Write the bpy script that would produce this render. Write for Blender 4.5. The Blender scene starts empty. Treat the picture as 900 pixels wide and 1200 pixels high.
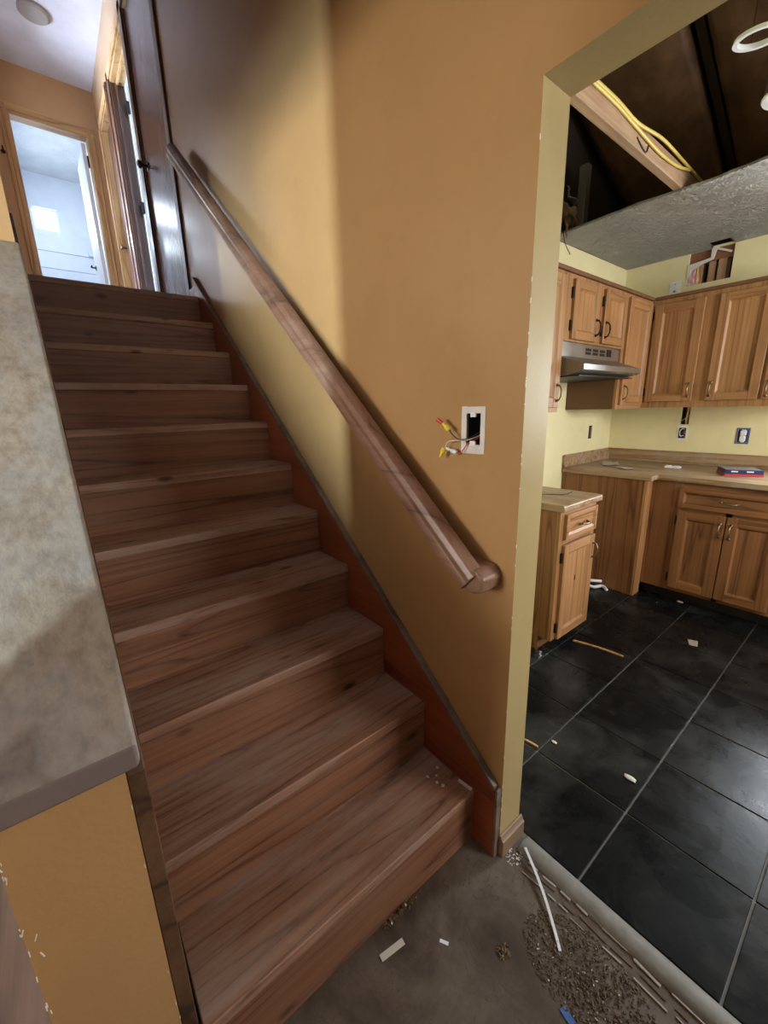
import bpy, bmesh, math, random
from mathutils import Vector, Matrix, noise
random.seed(7)
S = bpy.context.scene
C = S.collection
# ------------------------------------------------------------------ camera
cam = bpy.data.cameras.new('camera'); camo = bpy.data.objects.new('camera', cam); C.objects.link(camo)
camo.location = (-0.8708, -0.6545, 1.3802); camo.rotation_euler = (1.3216, 0.0253, -0.6714)
cam.sensor_fit = 'HORIZONTAL'; cam.sensor_width = 36; cam.lens = 36 * 476.81 / 900; cam.clip_start = 0.02
S.camera = camo
# ------------------------------------------------------------------ world, exposure
w = bpy.data.worlds.new('world'); S.world = w; w.use_nodes = True
w.node_tree.nodes['Background'].inputs[0].default_value = (0.72, 0.84, 1.0, 1)
w.node_tree.nodes['Background'].inputs[1].default_value = 1.6
S.view_settings.view_transform = 'Standard'; S.view_settings.look = 'None'
S.view_settings.gamma = 1; S.view_settings.use_curve_mapping = False
S.view_settings.exposure = 0.55
# ------------------------------------------------------------------ daylight at the windows, plus added fill lights
def area(name, loc, target, sx, sy, watts, col):
    l = bpy.data.lights.new(name, 'AREA'); l.shape = 'RECTANGLE'; l.size = sx; l.size_y = sy; l.energy = watts; l.color = col
    o = bpy.data.objects.new(name, l); C.objects.link(o); o.location = loc
    o.rotation_euler = (Vector(target) - Vector(loc)).to_track_quat('-Z', 'Y').to_euler()
    return o
area('kitchen_window_daylight', (3.2, -0.64, 1.55), (0, -0.64, 1.3), 0.5, 0.85, 62, (0.86, 0.94, 1.0))
area('kitchen_side_daylight', (1.6, -2.62, 1.65), (1.6, 0, 1.75), 1.2, 0.85, 66, (1.0, 0.96, 0.88))
area('entry_fill_light', (-0.42, -2.62, 2.9), (-0.42, 1.5, 1.7), 0.55, 0.6, 5, (1.0, 0.96, 0.9))  # added source high behind the camera, lights the upper risers
area('sidelight_daylight', (-4.78, -2.12, 1.3), (-1.0, 0.4, 1.6), 0.3, 1.9, 470, (0.74, 0.95, 1.0))
area('hall_fill_light', (-2.5, 4.1, 3.2), (0, 4.1, 3.4), 1.2, 1.2, 250, (0.60, 0.74, 1.0))  # added light from an invented room, brightens the upper hall
area('living_window_daylight', (-4.75, 0.6, 1.8), (0, 0.6, 1.5), 1.3, 0.85, 82, (1.0, 0.93, 0.82))
area('bathroom_window_daylight', (-0.47, 7.4, 4.0), (-0.45, 5, 3.6), 0.28, 0.26, 12, (0.75, 0.87, 1.0))
area('bathroom_fill_light', (-0.95, 6.1, 4.0), (0.0, 6.1, 3.4), 0.5, 0.12, 11, (0.74, 0.86, 1.0))  # added lamp out of view, lifts the bathroom and hall brightness
area('side_room_daylight', (1.5, 3.9, 3.6), (0, 3.8, 3.3), 0.5, 0.6, 45, (0.6, 0.78, 1.0))

H = 0.19; G = 0.2265                                   # riser, going
# ------------------------------------------------------------------ mesh collector
class MB:
    def __init__(s): s.v = []; s.f = []; s.m = []
    def poly(s, pts, faces, mi=0):
        b = len(s.v); s.v += [tuple(p) for p in pts]
        for f in faces: s.f.append([b + i for i in f]); s.m.append(mi)
        return s
    def box(s, x0, x1, y0, y1, z0, z1, mi=0, j=0.0):
        x0, x1 = sorted((x0, x1)); y0, y1 = sorted((y0, y1)); z0, z1 = sorted((z0, z1))
        r = lambda: random.uniform(-j, j) if j else 0
        p = [(x0+r(),y0+r(),z0+r()),(x1+r(),y0+r(),z0+r()),(x1+r(),y1+r(),z0+r()),(x0+r(),y1+r(),z0+r()),
             (x0+r(),y0+r(),z1+r()),(x1+r(),y0+r(),z1+r()),(x1+r(),y1+r(),z1+r()),(x0+r(),y1+r(),z1+r())]
        return s.poly(p, [(0,3,2,1),(4,5,6,7),(0,1,5,4),(1,2,6,5),(2,3,7,6),(3,0,4,7)], mi)
    def obox(s, c, sx, sy, sz, rz=0, mi=0, rx=0, ry=0):
        m = Matrix.Translation(c) @ Matrix.Rotation(rz,4,'Z') @ Matrix.Rotation(ry,4,'Y') @ Matrix.Rotation(rx,4,'X')
        q = [(-1,-1,-1),(1,-1,-1),(1,1,-1),(-1,1,-1),(-1,-1,1),(1,-1,1),(1,1,1),(-1,1,1)]
        return s.poly([m @ Vector((a*sx/2,b*sy/2,d*sz/2)) for a,b,d in q],
                      [(0,3,2,1),(4,5,6,7),(0,1,5,4),(1,2,6,5),(2,3,7,6),(3,0,4,7)], mi)
    def prism(s, poly, a0, a1, axis='x', mi=0):
        n = len(poly)
        f = {'x': lambda p,a:(a,p[0],p[1]), 'y': lambda p,a:(p[0],a,p[1]), 'z': lambda p,a:(p[0],p[1],a)}[axis]
        pts = [f(p,a0) for p in poly] + [f(p,a1) for p in poly]
        fs = [tuple(range(n)), tuple(range(2*n-1, n-1, -1))] + [(i,(i+1)%n,n+(i+1)%n,n+i) for i in range(n)]
        return s.poly(pts, fs, mi)
    def tube(s, path, r, n=8, mi=0, cap=True):
        path = [Vector(p) for p in path]; rr = r if isinstance(r,(list,tuple)) else [r]*len(path)
        b = len(s.v); up = None
        for i,p in enumerate(path):
            t = (path[min(i+1,len(path)-1)] - path[max(i-1,0)]).normalized()
            if up is None: up = t.orthogonal().normalized()
            up = (up - t*up.dot(t)).normalized(); w2 = t.cross(up)
            for k in range(n):
                a = 2*math.pi*k/n; s.v.append(tuple(p + (up*math.cos(a)+w2*math.sin(a))*rr[i]))
        for i in range(len(path)-1):
            for k in range(n):
                s.f.append([b+i*n+k, b+i*n+(k+1)%n, b+(i+1)*n+(k+1)%n, b+(i+1)*n+k]); s.m.append(mi)
        if cap:
            s.f.append([b+k for k in range(n)][::-1]); s.m.append(mi)
            e = b+(len(path)-1)*n; s.f.append([e+k for k in range(n)]); s.m.append(mi)
        return s
    def build(s, name, mats, parent=None, bevel=0, smooth=False, seg=2):
        me = bpy.data.meshes.new(name)
        off = Vector((0,0,0)); q = parent
        while q is not None: off += q.location; q = q.parent
        o = bpy.data.objects.new(name, me)
        if parent is None:
            xs = [v[0] for v in s.v]; ys = [v[1] for v in s.v]; zs = [v[2] for v in s.v]
            base = Vector(((min(xs)+max(xs))/2, (min(ys)+max(ys))/2, min(zs))); o.location = base
            off = base
        me.from_pydata([tuple(Vector(v)-off) for v in s.v], [], s.f)
        if not isinstance(mats,(list,tuple)): mats = [mats]
        for m in mats: me.materials.append(m)
        me.polygons.foreach_set('material_index', s.m)
        bm = bmesh.new(); bm.from_mesh(me); bmesh.ops.recalc_face_normals(bm, faces=bm.faces); bm.to_mesh(me); bm.free()
        if smooth: me.polygons.foreach_set('use_smooth', [True]*len(me.polygons))
        me.update()
        C.objects.link(o)
        if parent is not None: o.parent = parent
        if bevel:
            md = o.modifiers.new('bevel','BEVEL'); md.width = bevel; md.segments = seg; md.limit_method = 'ANGLE'; md.angle_limit = math.radians(35)
            if not smooth: me.polygons.foreach_set('use_smooth', [True]*len(me.polygons))
            md.harden_normals = True
        return o
def tag(o, label, cat=None, group=None, kind=None):
    o['label'] = label
    if cat: o['category'] = cat
    if group: o['group'] = group
    if kind: o['kind'] = kind
    return o
def thing(name, loc, label, cat, group=None, kind=None):
    o = bpy.data.objects.new(name, None); C.objects.link(o); o.location = loc; o.empty_display_size = .05
    return tag(o, label, cat, group, kind)
def B(*a, **k): return MB().box(*a, **k)

# ------------------------------------------------------------------ materials
def newmat(name):
    m = bpy.data.materials.new(name); m.use_nodes = True; nt = m.node_tree
    return m, nt, nt.nodes['Principled BSDF']
def N(nt, t, **kw):
    n = nt.nodes.new(t)
    for k,v in kw.items():
        if k.startswith('i_'):
            n.inputs[k[2:].replace('_',' ')].default_value = v
        else: setattr(n,k,v)
    return n
def ramp(nt, fac, stops):
    r = N(nt,'ShaderNodeValToRGB'); e = r.color_ramp.elements
    while len(e) < len(stops): e.new(0.5)
    for i,(p,c) in enumerate(stops): e[i].position = p; e[i].color = (*c,1)
    nt.links.new(fac, r.inputs[0]); return r.outputs[0]
def mix(nt, fac, a, b, mode='MIX'):
    m = N(nt,'ShaderNodeMix', data_type='RGBA', blend_type=mode)
    for sock,val in ((m.inputs[0],fac),(m.inputs[6],a),(m.inputs[7],b)):
        if hasattr(val,'links') or isinstance(val,bpy.types.NodeSocket): nt.links.new(val,sock)
        elif isinstance(val,(int,float)): sock.default_value = val
        else: sock.default_value = (*val,1)
    return m.outputs[2]
def coords(nt, scale=(1,1,1), rnd=True):
    tc = N(nt,'ShaderNodeTexCoord'); mp = N(nt,'ShaderNodeMapping'); mp.inputs['Scale'].default_value = scale
    src = tc.outputs['Object']
    if rnd:
        oi = N(nt,'ShaderNodeObjectInfo'); vm = N(nt,'ShaderNodeVectorMath', operation='MULTIPLY_ADD')
        cb = N(nt,'ShaderNodeCombineXYZ')
        for i in range(3): nt.links.new(oi.outputs['Random'], cb.inputs[i])
        vm.inputs[1].default_value = (7.3,11.7,5.1); nt.links.new(cb.outputs[0], vm.inputs[0]); nt.links.new(src, vm.inputs[2]); src = vm.outputs[0]
    nt.links.new(src, mp.inputs[0]); return mp.outputs[0]
def ntex(nt, vec, scale, detail=4, rough=.55, dist=0):
    n = N(nt,'ShaderNodeTexNoise'); n.inputs['Scale'].default_value = scale; n.inputs['Detail'].default_value = detail
    n.inputs['Roughness'].default_value = rough; n.inputs['Distortion'].default_value = dist
    nt.links.new(vec, n.inputs['Vector']); return n.outputs['Fac']
def math_(nt, op, a, b=None):
    m = N(nt,'ShaderNodeMath', operation=op)
    for i,v in enumerate((a,b)):
        if v is None: continue
        if isinstance(v,bpy.types.NodeSocket): nt.links.new(v,m.inputs[i])
        else: m.inputs[i].default_value = v
    return m.outputs[0]
def bump(nt, bs, h, strength=.3, dist=.01):
    b = N(nt,'ShaderNodeBump'); b.inputs['Strength'].default_value = strength; b.inputs['Distance'].default_value = dist
    nt.links.new(h,b.inputs['Height']); nt.links.new(b.outputs[0], bs.inputs['Normal'])
def plain(name, col, rough=.5, metal=0, var=.12, sc=6, bs_=0.0, bsc=60):
    m,nt,b = newmat(name); v = coords(nt)
    n = ntex(nt,v,sc)
    nt.links.new(ramp(nt,n,[(.25,[c*(1-var) for c in col]),(.75,[min(1,c*(1+var)) for c in col])]), b.inputs['Base Color'])
    b.inputs['Roughness'].default_value = rough; b.inputs['Metallic'].default_value = metal
    if bs_: bump(nt,b,ntex(nt,v,bsc,3),bs_)
    return m
def wood(name, dark, mid, light, axis, ring=9, sc=1.0, rough=.45, wear=None, wearamt=.5, bstr=.15, spots=0.0, sx=.10, wsc=11, fsc=75, famt=.75):
    m,nt,b = newmat(name); st = {'x':(sx,1,1),'y':(1,sx,1),'z':(1,1,sx)}[axis]
    v = coords(nt, tuple(a*sc for a in st)); fv = coords(nt, tuple(a*sc*(.25 if a<1 else 1) for a in st))
    n = ntex(nt,v,5,2,.45,.15)
    w_ = math_(nt,'FRACT', math_(nt,'MULTIPLY', n, ring))
    c1 = ramp(nt,w_,[(0,mid),(.55,light),(.86,mid),(.95,dark),(1,mid)])
    fine = ntex(nt,fv,fsc,3,.65)
    c2 = mix(nt, famt, c1, ramp(nt,fine,[(.3,(.62,.58,.55)),(.62,(1,1,1))]), 'MULTIPLY')
    big = ntex(nt,coords(nt,(1,1,1)),2.2,3)
    c3 = mix(nt, 1.0, c2, ramp(nt,big,[(.3,(.82,.8,.8)),(.7,(1.08,1.06,1.05))]), 'MULTIPLY')
    if wear:
        wn = ntex(nt,coords(nt,tuple(.22 if a<1 else 1 for a in st)),wsc,6,.72,.3)
        c3 = mix(nt, math_(nt,'MULTIPLY',ramp(nt,wn,[(.42,(0,0,0)),(.66,(1,1,1))]),wearamt), c3, wear)
    if spots:
        vo = N(nt,'ShaderNodeTexVoronoi'); vo.inputs['Scale'].default_value = 9; nt.links.new(coords(nt,tuple(.45 if a<1 else 1 for a in st)),vo.inputs['Vector'])
        c3 = mix(nt, math_(nt,'MULTIPLY',ramp(nt,vo.outputs['Distance'],[(.06,(1,1,1)),(.15,(0,0,0))]),spots), c3, [d*.25 for d in dark])
    nt.links.new(c3,b.inputs['Base Color']); b.inputs['Roughness'].default_value = rough
    bump(nt,b,fine,bstr,.004)
    return m
M = {}
def paint(name, col, rough, sheen_bump=.10, stain=.10):
    m,nt,b = newmat(name); v = coords(nt,rnd=False)
    n = ntex(nt,v,1.6,5,.6); sm = ntex(nt,v,14,4,.6)
    c = mix(nt,1.0,ramp(nt,n,[(.3,[k*(1-stain) for k in col]),(.7,[k*(1+stain*.5) for k in col])]), ramp(nt,sm,[(.25,(.95,.94,.93)),(.45,(1,1,1))]),'MULTIPLY')
    nt.links.new(c,b.inputs['Base Color']); b.inputs['Roughness'].default_value = rough
    bump(nt,b,ntex(nt,v,120,2),sheen_bump,.003); return m
M['tan'] = paint('tan_wall_paint',(.46,.275,.125),.27)
M['beige'] = paint('beige_jamb_paint',(.44,.345,.165),.36)
M['yellow'] = paint('yellow_kitchen_paint',(.86,.80,.50),.5)
M['halltan'] = paint('hall_tan_paint',(.55,.33,.16),.45)
M['white'] = plain('white_paint',(.78,.82,.88),.4,var=.05)
M['whitetrim'] = plain('chipped_white_paint',(.72,.70,.64),.5,var=.15)
M['drywall'] = plain('torn_drywall',(.70,.68,.66),.8,var=.12,sc=25)
M['tread_x'] = wood('worn_pine_along_x',(.15,.075,.045),(.33,.170,.105),(.40,.22,.145),'x',ring=13,rough=.5,wear=(.40,.30,.245),wearamt=.75,spots=.9,sx=.05,famt=1.0)  # tread colour lifted to carry light falling from above
M['riser_x'] = wood('brown_pine_along_x',(.09,.037,.018),(.235,.10,.052),(.29,.132,.071),'x',ring=13,rough=.46,wear=(.27,.155,.10),wearamt=.45,spots=.9,sx=.05,famt=1.0)  # riser colour lowered so light from above is partly in the paint
M['skirt'] = wood('red_brown_stained_board',(.16,.036,.016),(.27,.066,.027),(.31,.084,.036),'y',ring=3,rough=.35,bstr=.08)
M['basetan'] = plain('brown_tan_baseboard_paint',(.25,.165,.10),.5)
M['greytrim'] = wood('worn_grey_moulding',(.10,.075,.058),(.19,.145,.115),(.25,.20,.16),'y',ring=4,rough=.5,wear=(.12,.07,.05),wearamt=.5)
M['rail'] = wood('brown_oak_rail',(.105,.05,.032),(.225,.118,.078),(.28,.155,.105),'y',ring=4,rough=.36,bstr=.1,wear=(.36,.235,.18),wearamt=.5,sx=.03)
M['strin'] = wood('dark_stringer',(.045,.024,.012),(.095,.05,.026),(.13,.07,.037),'y',ring=4,rough=.5)
M['cap'] = wood('weathered_grey_cap',(.14,.105,.078),(.255,.21,.165),(.315,.265,.215),'y',ring=3,rough=.48,wear=(.27,.28,.30),wearamt=.55,bstr=.3,wsc=5,famt=1.0,fsc=55,sx=.12)
M['rafter'] = plain('gap_shade_rafter',(.03,.018,.011),.9)  # rafters coloured near black, shade of the gap put into their colour
M['capend'] = plain('grey_cap_end',(.17,.135,.13),.6)
oak = dict(dark=(.22,.105,.038), mid=(.385,.195,.078), light=(.46,.25,.112))
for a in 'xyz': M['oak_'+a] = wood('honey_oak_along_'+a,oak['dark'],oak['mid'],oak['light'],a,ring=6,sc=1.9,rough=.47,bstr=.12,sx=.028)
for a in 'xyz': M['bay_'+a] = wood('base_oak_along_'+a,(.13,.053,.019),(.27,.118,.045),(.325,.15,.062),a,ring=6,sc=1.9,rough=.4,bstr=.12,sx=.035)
M['inside'] = plain('brown_cabinet_side',(.16,.075,.032),.6)
M['darkwood'] = wood('dark_brown_door',(.10,.05,.037),(.18,.095,.072),(.22,.125,.095),'z',ring=4,rough=.24,bstr=.06)
M['darktrim'] = plain('dark_brown_trim',(.10,.042,.022),.35)
M['lightoak'] = wood('light_oak_trim',(.36,.19,.07),(.57,.34,.14),(.66,.42,.20),'z',ring=5,rough=.38)
M['lightoak_x'] = wood('light_oak_head',(.36,.19,.07),(.57,.34,.14),(.66,.42,.20),'x',ring=5,rough=.38)
M['black'] = plain('black_iron',(.015,.013,.013),.4,.3)
M['bronze'] = plain('aged_bronze',(.26,.20,.14),.33,.85)
M['chrome'] = plain('bright_metal',(.62,.62,.62),.25,1)
M['stainless'] = plain('brushed_steel',(.50,.50,.49),.32,.9)
M['hoodgrey'] = plain('hood_grey_steel',(.22,.205,.18),.38,.6)
M['kraft'] = plain('kraft_paper_facing',(.115,.062,.033),.42,var=.4,sc=9,bs_=.5,bsc=14)
M['lumber'] = wood('rough_lumber_along_x',(.28,.17,.09),(.45,.31,.19),(.52,.37,.24),'x',ring=5,rough=.7,wear=(.25,.09,.05),wearamt=.4)
M['lumber_z'] = wood('rough_stud_along_z',(.28,.15,.08),(.45,.28,.17),(.52,.34,.21),'z',ring=4,rough=.7)
M['redwood'] = plain('old_brown_plate',(.24,.10,.05),.7)
M['pink'] = plain('pink_insulation',(.62,.33,.40),.95,var=.3,sc=20)
M['ycable'] = plain('yellow_cable',(.68,.52,.13),.4)
M['ynut'] = plain('yellow_wire_nut',(.85,.68,.06),.4)
M['wred'] = plain('red_wire',(.62,.05,.03),.4)
M['wblack'] = plain('black_wire',(.03,.022,.02),.4)
M['wwhite'] = plain('white_wire',(.72,.62,.55),.45)
M['boxblue'] = plain('dark_plastic_box',(.02,.022,.03),.5)
M['plate'] = plain('white_plastic',(.78,.82,.88),.35,var=.04)
M['outletblue'] = plain('blue_outlet_box',(.10,.14,.28),.5)
M['grout'] = plain('grey_grout',(.185,.185,.18),.8,var=.2,sc=30)
M['thresh'] = plain('grey_metal_threshold',(.20,.195,.18),.6,.0,var=.25,sc=20)
M['toe'] = plain('black_toe_kick',(.012,.012,.014),.5)
M['darkvoid'] = plain('dark_sheathing',(.035,.022,.015),.9)
M['blue'] = plain('navy_card',(.012,.02,.11),.4); M['red'] = plain('red_card',(.55,.04,.05),.45); M['card'] = plain('grey_cardboard',(.34,.31,.28),.8)
M['boxtop'] = plain('dusty_box_top',(.17,.15,.135),.8)
M['bluetape'] = plain('blue_tape',(.05,.14,.42),.6)
M['paper'] = plain('dusty_paper',(.50,.46,.40),.9)
M['dirt'] = plain('crumbled_dirt',(.13,.085,.05),.95,var=.5,sc=40)
M['rubble'] = plain('crumbled_adhesive',(.115,.085,.058),.95,var=.3,sc=40)
M['livingfloor'] = wood('dark_purple_brown_boards',(.04,.022,.022),(.085,.052,.05),(.11,.07,.066),'y',ring=4,rough=.5)
# slate tile
m,nt,b = newmat('black_slate_tile'); v = coords(nt)
n1 = ntex(nt,v,3.5,7,.68,1.2); n2 = ntex(nt,coords(nt,rnd=False),2.3,5,.65)
c = ramp(nt,n1,[(.35,(.004,.005,.006)),(.62,(.010,.011,.012)),(.82,(.035,.037,.04))])
c = mix(nt,math_(nt,'MULTIPLY',ramp(nt,n2,[(.50,(0,0,0)),(.75,(1,1,1))]),.5),c,(.085,.087,.088))
nt.links.new(c,b.inputs['Base Color'])
nt.links.new(ramp(nt,n1,[(.3,(.2,)*3),(.8,(.4,)*3)]),b.inputs['Roughness']); b.inputs['Specular IOR Level'].default_value = .16; bump(nt,b,ntex(nt,v,9,6,.65),.22,.006); M['tile'] = m
# foyer subfloor
m,nt,b = newmat('scraped_subfloor'); v = coords(nt,rnd=False)
n1 = ntex(nt,v,3.2,6,.62,.8); n2 = ntex(nt,v,17,6,.7); n3 = ntex(nt,v,6.5,4,.6,1.5)
c = ramp(nt,n1,[(.36,(.045,.028,.018)),(.5,(.095,.070,.052)),(.66,(.150,.120,.094))])
c = mix(nt,1.0,c,ramp(nt,n2,[(.3,(.72,.70,.66)),(.6,(1,1,1))]),'MULTIPLY')
lines = ramp(nt,math_(nt,'ABSOLUTE',math_(nt,'SUBTRACT',n3,.5)),[(.0,(1,1,1)),(.012,(0,0,0))])
c = mix(nt,math_(nt,'MULTIPLY',lines,.75),c,(.06,.04,.028))
nt.links.new(c,b.inputs['Base Color']); b.inputs['Roughness'].default_value = .62; bump(nt,b,n2,.25,.006); M['subfloor'] = m
# textured ceilings
def stomp(name, col, sc, st, dist):
    m,nt,b = newmat(name); v = coords(nt,rnd=False)
    n = ntex(nt,v,sc,5,.65,2.2); b.inputs['Roughness'].default_value = .75
    nt.links.new(ramp(nt,ntex(nt,v,5,4),[(.3,[k*.86 for k in col]),(.7,col)]),b.inputs['Base Color'])
    bump(nt,b,n,st,dist); return m
M['stomp'] = stomp('stomp_texture_ceiling',(.60,.595,.58),15,1.0,.08)
M['hallceil'] = stomp('hall_ceiling_paint',(.72,.72,.78),40,.12,.004)
M['bathceil'] = stomp('bath_ceiling_texture',(.78,.80,.82),12,.8,.03)
# laminate worktop (striped butcher block print)
m,nt,b = newmat('striped_laminate'); v = coords(nt,(15,.7,15),rnd=False)
n = ntex(nt,v,2.4,3,.6); c = ramp(nt,n,[(.3,(.17,.085,.04)),(.45,(.30,.18,.095)),(.55,(.38,.26,.155)),(.7,(.43,.31,.20))])
d = ntex(nt,coords(nt,rnd=False),9,5,.7); c = mix(nt,math_(nt,'MULTIPLY',ramp(nt,d,[(.48,(0,0,0)),(.7,(1,1,1))]),.55),c,(.40,.37,.31))
nt.links.new(c,b.inputs['Base Color']); b.inputs['Roughness'].default_value = .35; M['laminate'] = m
# window pane: clear with a little reflection
m,nt,b = newmat('window_glass'); nt.nodes.remove(b)
tr = N(nt,'ShaderNodeBsdfTransparent'); gl = N(nt,'ShaderNodeBsdfGlossy'); gl.inputs['Roughness'].default_value = .05
mx = N(nt,'ShaderNodeMixShader'); mx.inputs[0].default_value = .08
nt.links.new(tr.outputs[0],mx.inputs[1]); nt.links.new(gl.outputs[0],mx.inputs[2]); nt.links.new(mx.outputs[0],nt.nodes['Material Output'].inputs[0]); M['glass'] = m

# ------------------------------------------------------------------ walls with holes
def wall(name, axis, a0, a1, u0, u1, z0, z1, holes, matf, mats, label, bevel=0):
    us = sorted({u0,u1,*[h[0] for h in holes],*[h[1] for h in holes]}); zs = sorted({z0,z1,*[h[2] for h in holes],*[h[3] for h in holes]})
    solid = lambda i,j: 0<=i<len(us)-1 and 0<=j<len(zs)-1 and not any(h[0]-1e-6<=us[i] and us[i+1]<=h[1]+1e-6 and h[2]-1e-6<=zs[j] and zs[j+1]<=h[3]+1e-6 for h in holes)
    P = (lambda a,u,z:(a,u,z)) if axis=='x' else (lambda a,u,z:(u,a,z))
    mb = MB(); idx = {}
    def vid(p):
        k = tuple(round(c,5) for c in p)
        if k not in idx: idx[k] = len(mb.v); mb.v.append(p)
        return idx[k]
    def quad(ps, side): mb.f.append([vid(p) for p in ps]); mb.m.append(matf(side, ps))
    for i in range(len(us)-1):
        for j in range(len(zs)-1):
            if not solid(i,j): continue
            u,U,z,Z = us[i],us[i+1],zs[j],zs[j+1]
            quad([P(a0,u,z),P(a0,U,z),P(a0,U,Z),P(a0,u,Z)],'front'); quad([P(a1,u,z),P(a1,U,z),P(a1,U,Z),P(a1,u,Z)],'back')
            if not solid(i-1,j): quad([P(a0,u,z),P(a1,u,z),P(a1,u,Z),P(a0,u,Z)],'edge')
            if not solid(i+1,j): quad([P(a0,U,z),P(a1,U,z),P(a1,U,Z),P(a0,U,Z)],'edge')
            if not solid(i,j-1): quad([P(a0,u,z),P(a1,u,z),P(a1,U,z),P(a0,U,z)],'edge')
            if not solid(i,j+1): quad([P(a0,u,Z),P(a1,u,Z),P(a1,U,Z),P(a0,U,Z)],'edge')
    o = mb.build(name, mats); tag(o,label,'wall',kind='structure'); return o
YJ = -0.088; ZH = 2.007; TH = .103
FL2 = 2.09; CZ = 4.53; YF = 5.04; YB = -2.4
wr = wall('wall_right','x',0,TH,YB,YF,0,CZ,[(-1.75,YJ,0,ZH),(.037,.084,1.28,1.362),(2.54,3.28,FL2,4.13),(3.36,4.08,FL2,4.14),(4.29,4.86,FL2,4.14)],
     lambda s,p: {'front':0,'edge':1,'back':2}[s],[M['tan'],M['beige'],M['yellow']],'tan painted stair wall with wide opening into the kitchen')
wall('wall_front','y',YB-.12,YB,-4.7,3.12,0,CZ,[(.95,2.25,1.15,2.1),(-.75,-.1,2.5,3.3)],lambda s,p:0,[M['tan']],'tan entry wall behind the viewpoint')
wall('wall_living','x',-4.7,-4.58,YB,2.7,0,2.6,[(-.1,1.3,1.35,2.25),(-2.29,-1.95,.3,2.3)],lambda s,p:0,[M['yellow']],'outer wall of the living room with one window')
tag(B(-4.58,-1.03,2.6,2.7,0,2.46).build('wall_living_back',M['yellow']),'back wall of the living room','wall',kind='structure')
tag(B(-1.27,-1.15,YB,-.075,0,2.46).build('wall_entry_light_stop',M['tan']),'added unseen tan wall stub that cuts off the living room daylight','wall',kind='structure')  # added out of view to give the stair wall's light patch its edge
tag(MB().box(-2.6,-1.027,3.0,3.1,FL2,CZ).box(-2.6,-1.027,5.0,5.1,FL2,CZ).box(-2.6,-1.027,3.0,5.1,CZ,CZ+.05).box(-2.6,-1.027,3.0,5.1,FL2-.05,FL2).build('wall_added_room',plain('added_room_paint',(.7,.68,.66),.6)),'pale walls of an added unseen room across the hall','wall',kind='structure')  # invented room around the hall's added light
wall('wall_added_room_window','x',-2.42,-2.3,3.1,5.0,FL2,CZ,[(3.5,4.7,2.6,3.8)],lambda s,p:0,[plain('added_room_paint',(.7,.68,.66),.6)],'window wall of the added unseen room across the hall')
# window frames, panes
def window(n, axis, a, u0,u1,z0,z1, label):
    t = thing('window_%d'%n, ((a,(u0+u1)/2,z0) if axis=='x' else ((u0+u1)/2,a,z0)), label, 'window', kind='structure')
    BX = (lambda u,U,z,Z,d:B(a-d,a+d,u,U,z,Z)) if axis=='x' else (lambda u,U,z,Z,d:B(u,U,a-d,a+d,z,Z))
    fw = .035 if u1-u0>.4 else .022
    for q in ((u0,u0+fw,z0,z1),(u1-fw,u1,z0,z1),(u0+fw,u1-fw,z0,z0+fw),(u0+fw,u1-fw,z1-fw,z1)): BX(*q,.025).build('window_frame',M['plate'],t)
    BX(u0+fw,u1-fw,z0+fw,z1-fw,.003).build('pane',M['glass'],t); return t
window(1,'y',7.21,-.625,-.335,3.855,4.13,'small bright window high on the bathroom wall')
window(2,'x',3.06,-.88,-.40,1.1,1.95,'kitchen window above the worktop')
window(3,'y',YB-.06,.95,2.25,1.15,2.1,'second kitchen window')
window(4,'y',YB-.06,-.75,-.1,2.5,3.3,'added unseen window high in the entry wall for fill light')
window(5,'x',-4.64,-2.29,-1.95,.3,2.3,'tall narrow sidelight window of the living room')
window(7,'x',-2.36,3.5,4.7,2.6,3.8,'window of the added unseen room that brightens the hall')
window(6,'x',-4.64,-.1,1.3,1.35,2.25,'living room window')
# ------------------------------------------------------------------ floors, ceilings
fl = MB().box(-1.15,.06,YB,0.02,-.06,0).box(-1.03,.06,.02,2.4,-.06,0).build('floor',M['subfloor']); tag(fl,'bare scraped grey-brown subfloor at the foot of the stairs','floor',kind='structure')
tag(B(-4.58,-1.03,YB,2.6,-.07,-.005).build('floor_living',M['livingfloor']),'dark purplish brown floor left of the half wall','floor',kind='structure')
fk = B(.06,3.0,YB,.99,-.06,0).build('floor_kitchen',M['grout']); tag(fk,'kitchen floor of large black slate tiles with grey grout','floor',kind='structure')
gx = .006
for i in range(-1,8):
    for j in range(-3,7):
        x0 = .448+.330*i; y1 = .053-.3384*j
        X0 = max(x0,.112)+gx/2; X1 = min(x0+.33,2.98)-gx/2; Y1 = min(y1,.98)-gx/2; Y0 = max(y1-.3384,YB+.01)+gx/2
        if X1-X0<.02 or Y1-Y0<.02: continue
        dz = random.uniform(-.0006,.0006)
        B(X0,X1,Y0,Y1,-.004,.0052+dz).build('tile',M['tile'],fk,bevel=.0018,seg=1)
fu = MB().box(-.87,0,10*G+.02,7.2,1.98,FL2).box(TH,1.8,2.45,7.2,1.98,FL2).build('floor_upper',M['livingfloor']); tag(fu,'upper hall floor behind the top step','floor',kind='structure')
ch = B(-1.05,0,YB,YF,CZ,CZ+.05).build('ceiling',M['hallceil']); tag(ch,'pale lavender white ceiling of the upper hall','ceiling',kind='structure')
tag(B(-4.7,-1.03,YB,2.7,2.46,2.52).build('ceiling_living',M['hallceil']),'living room ceiling','ceiling',kind='structure')
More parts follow.
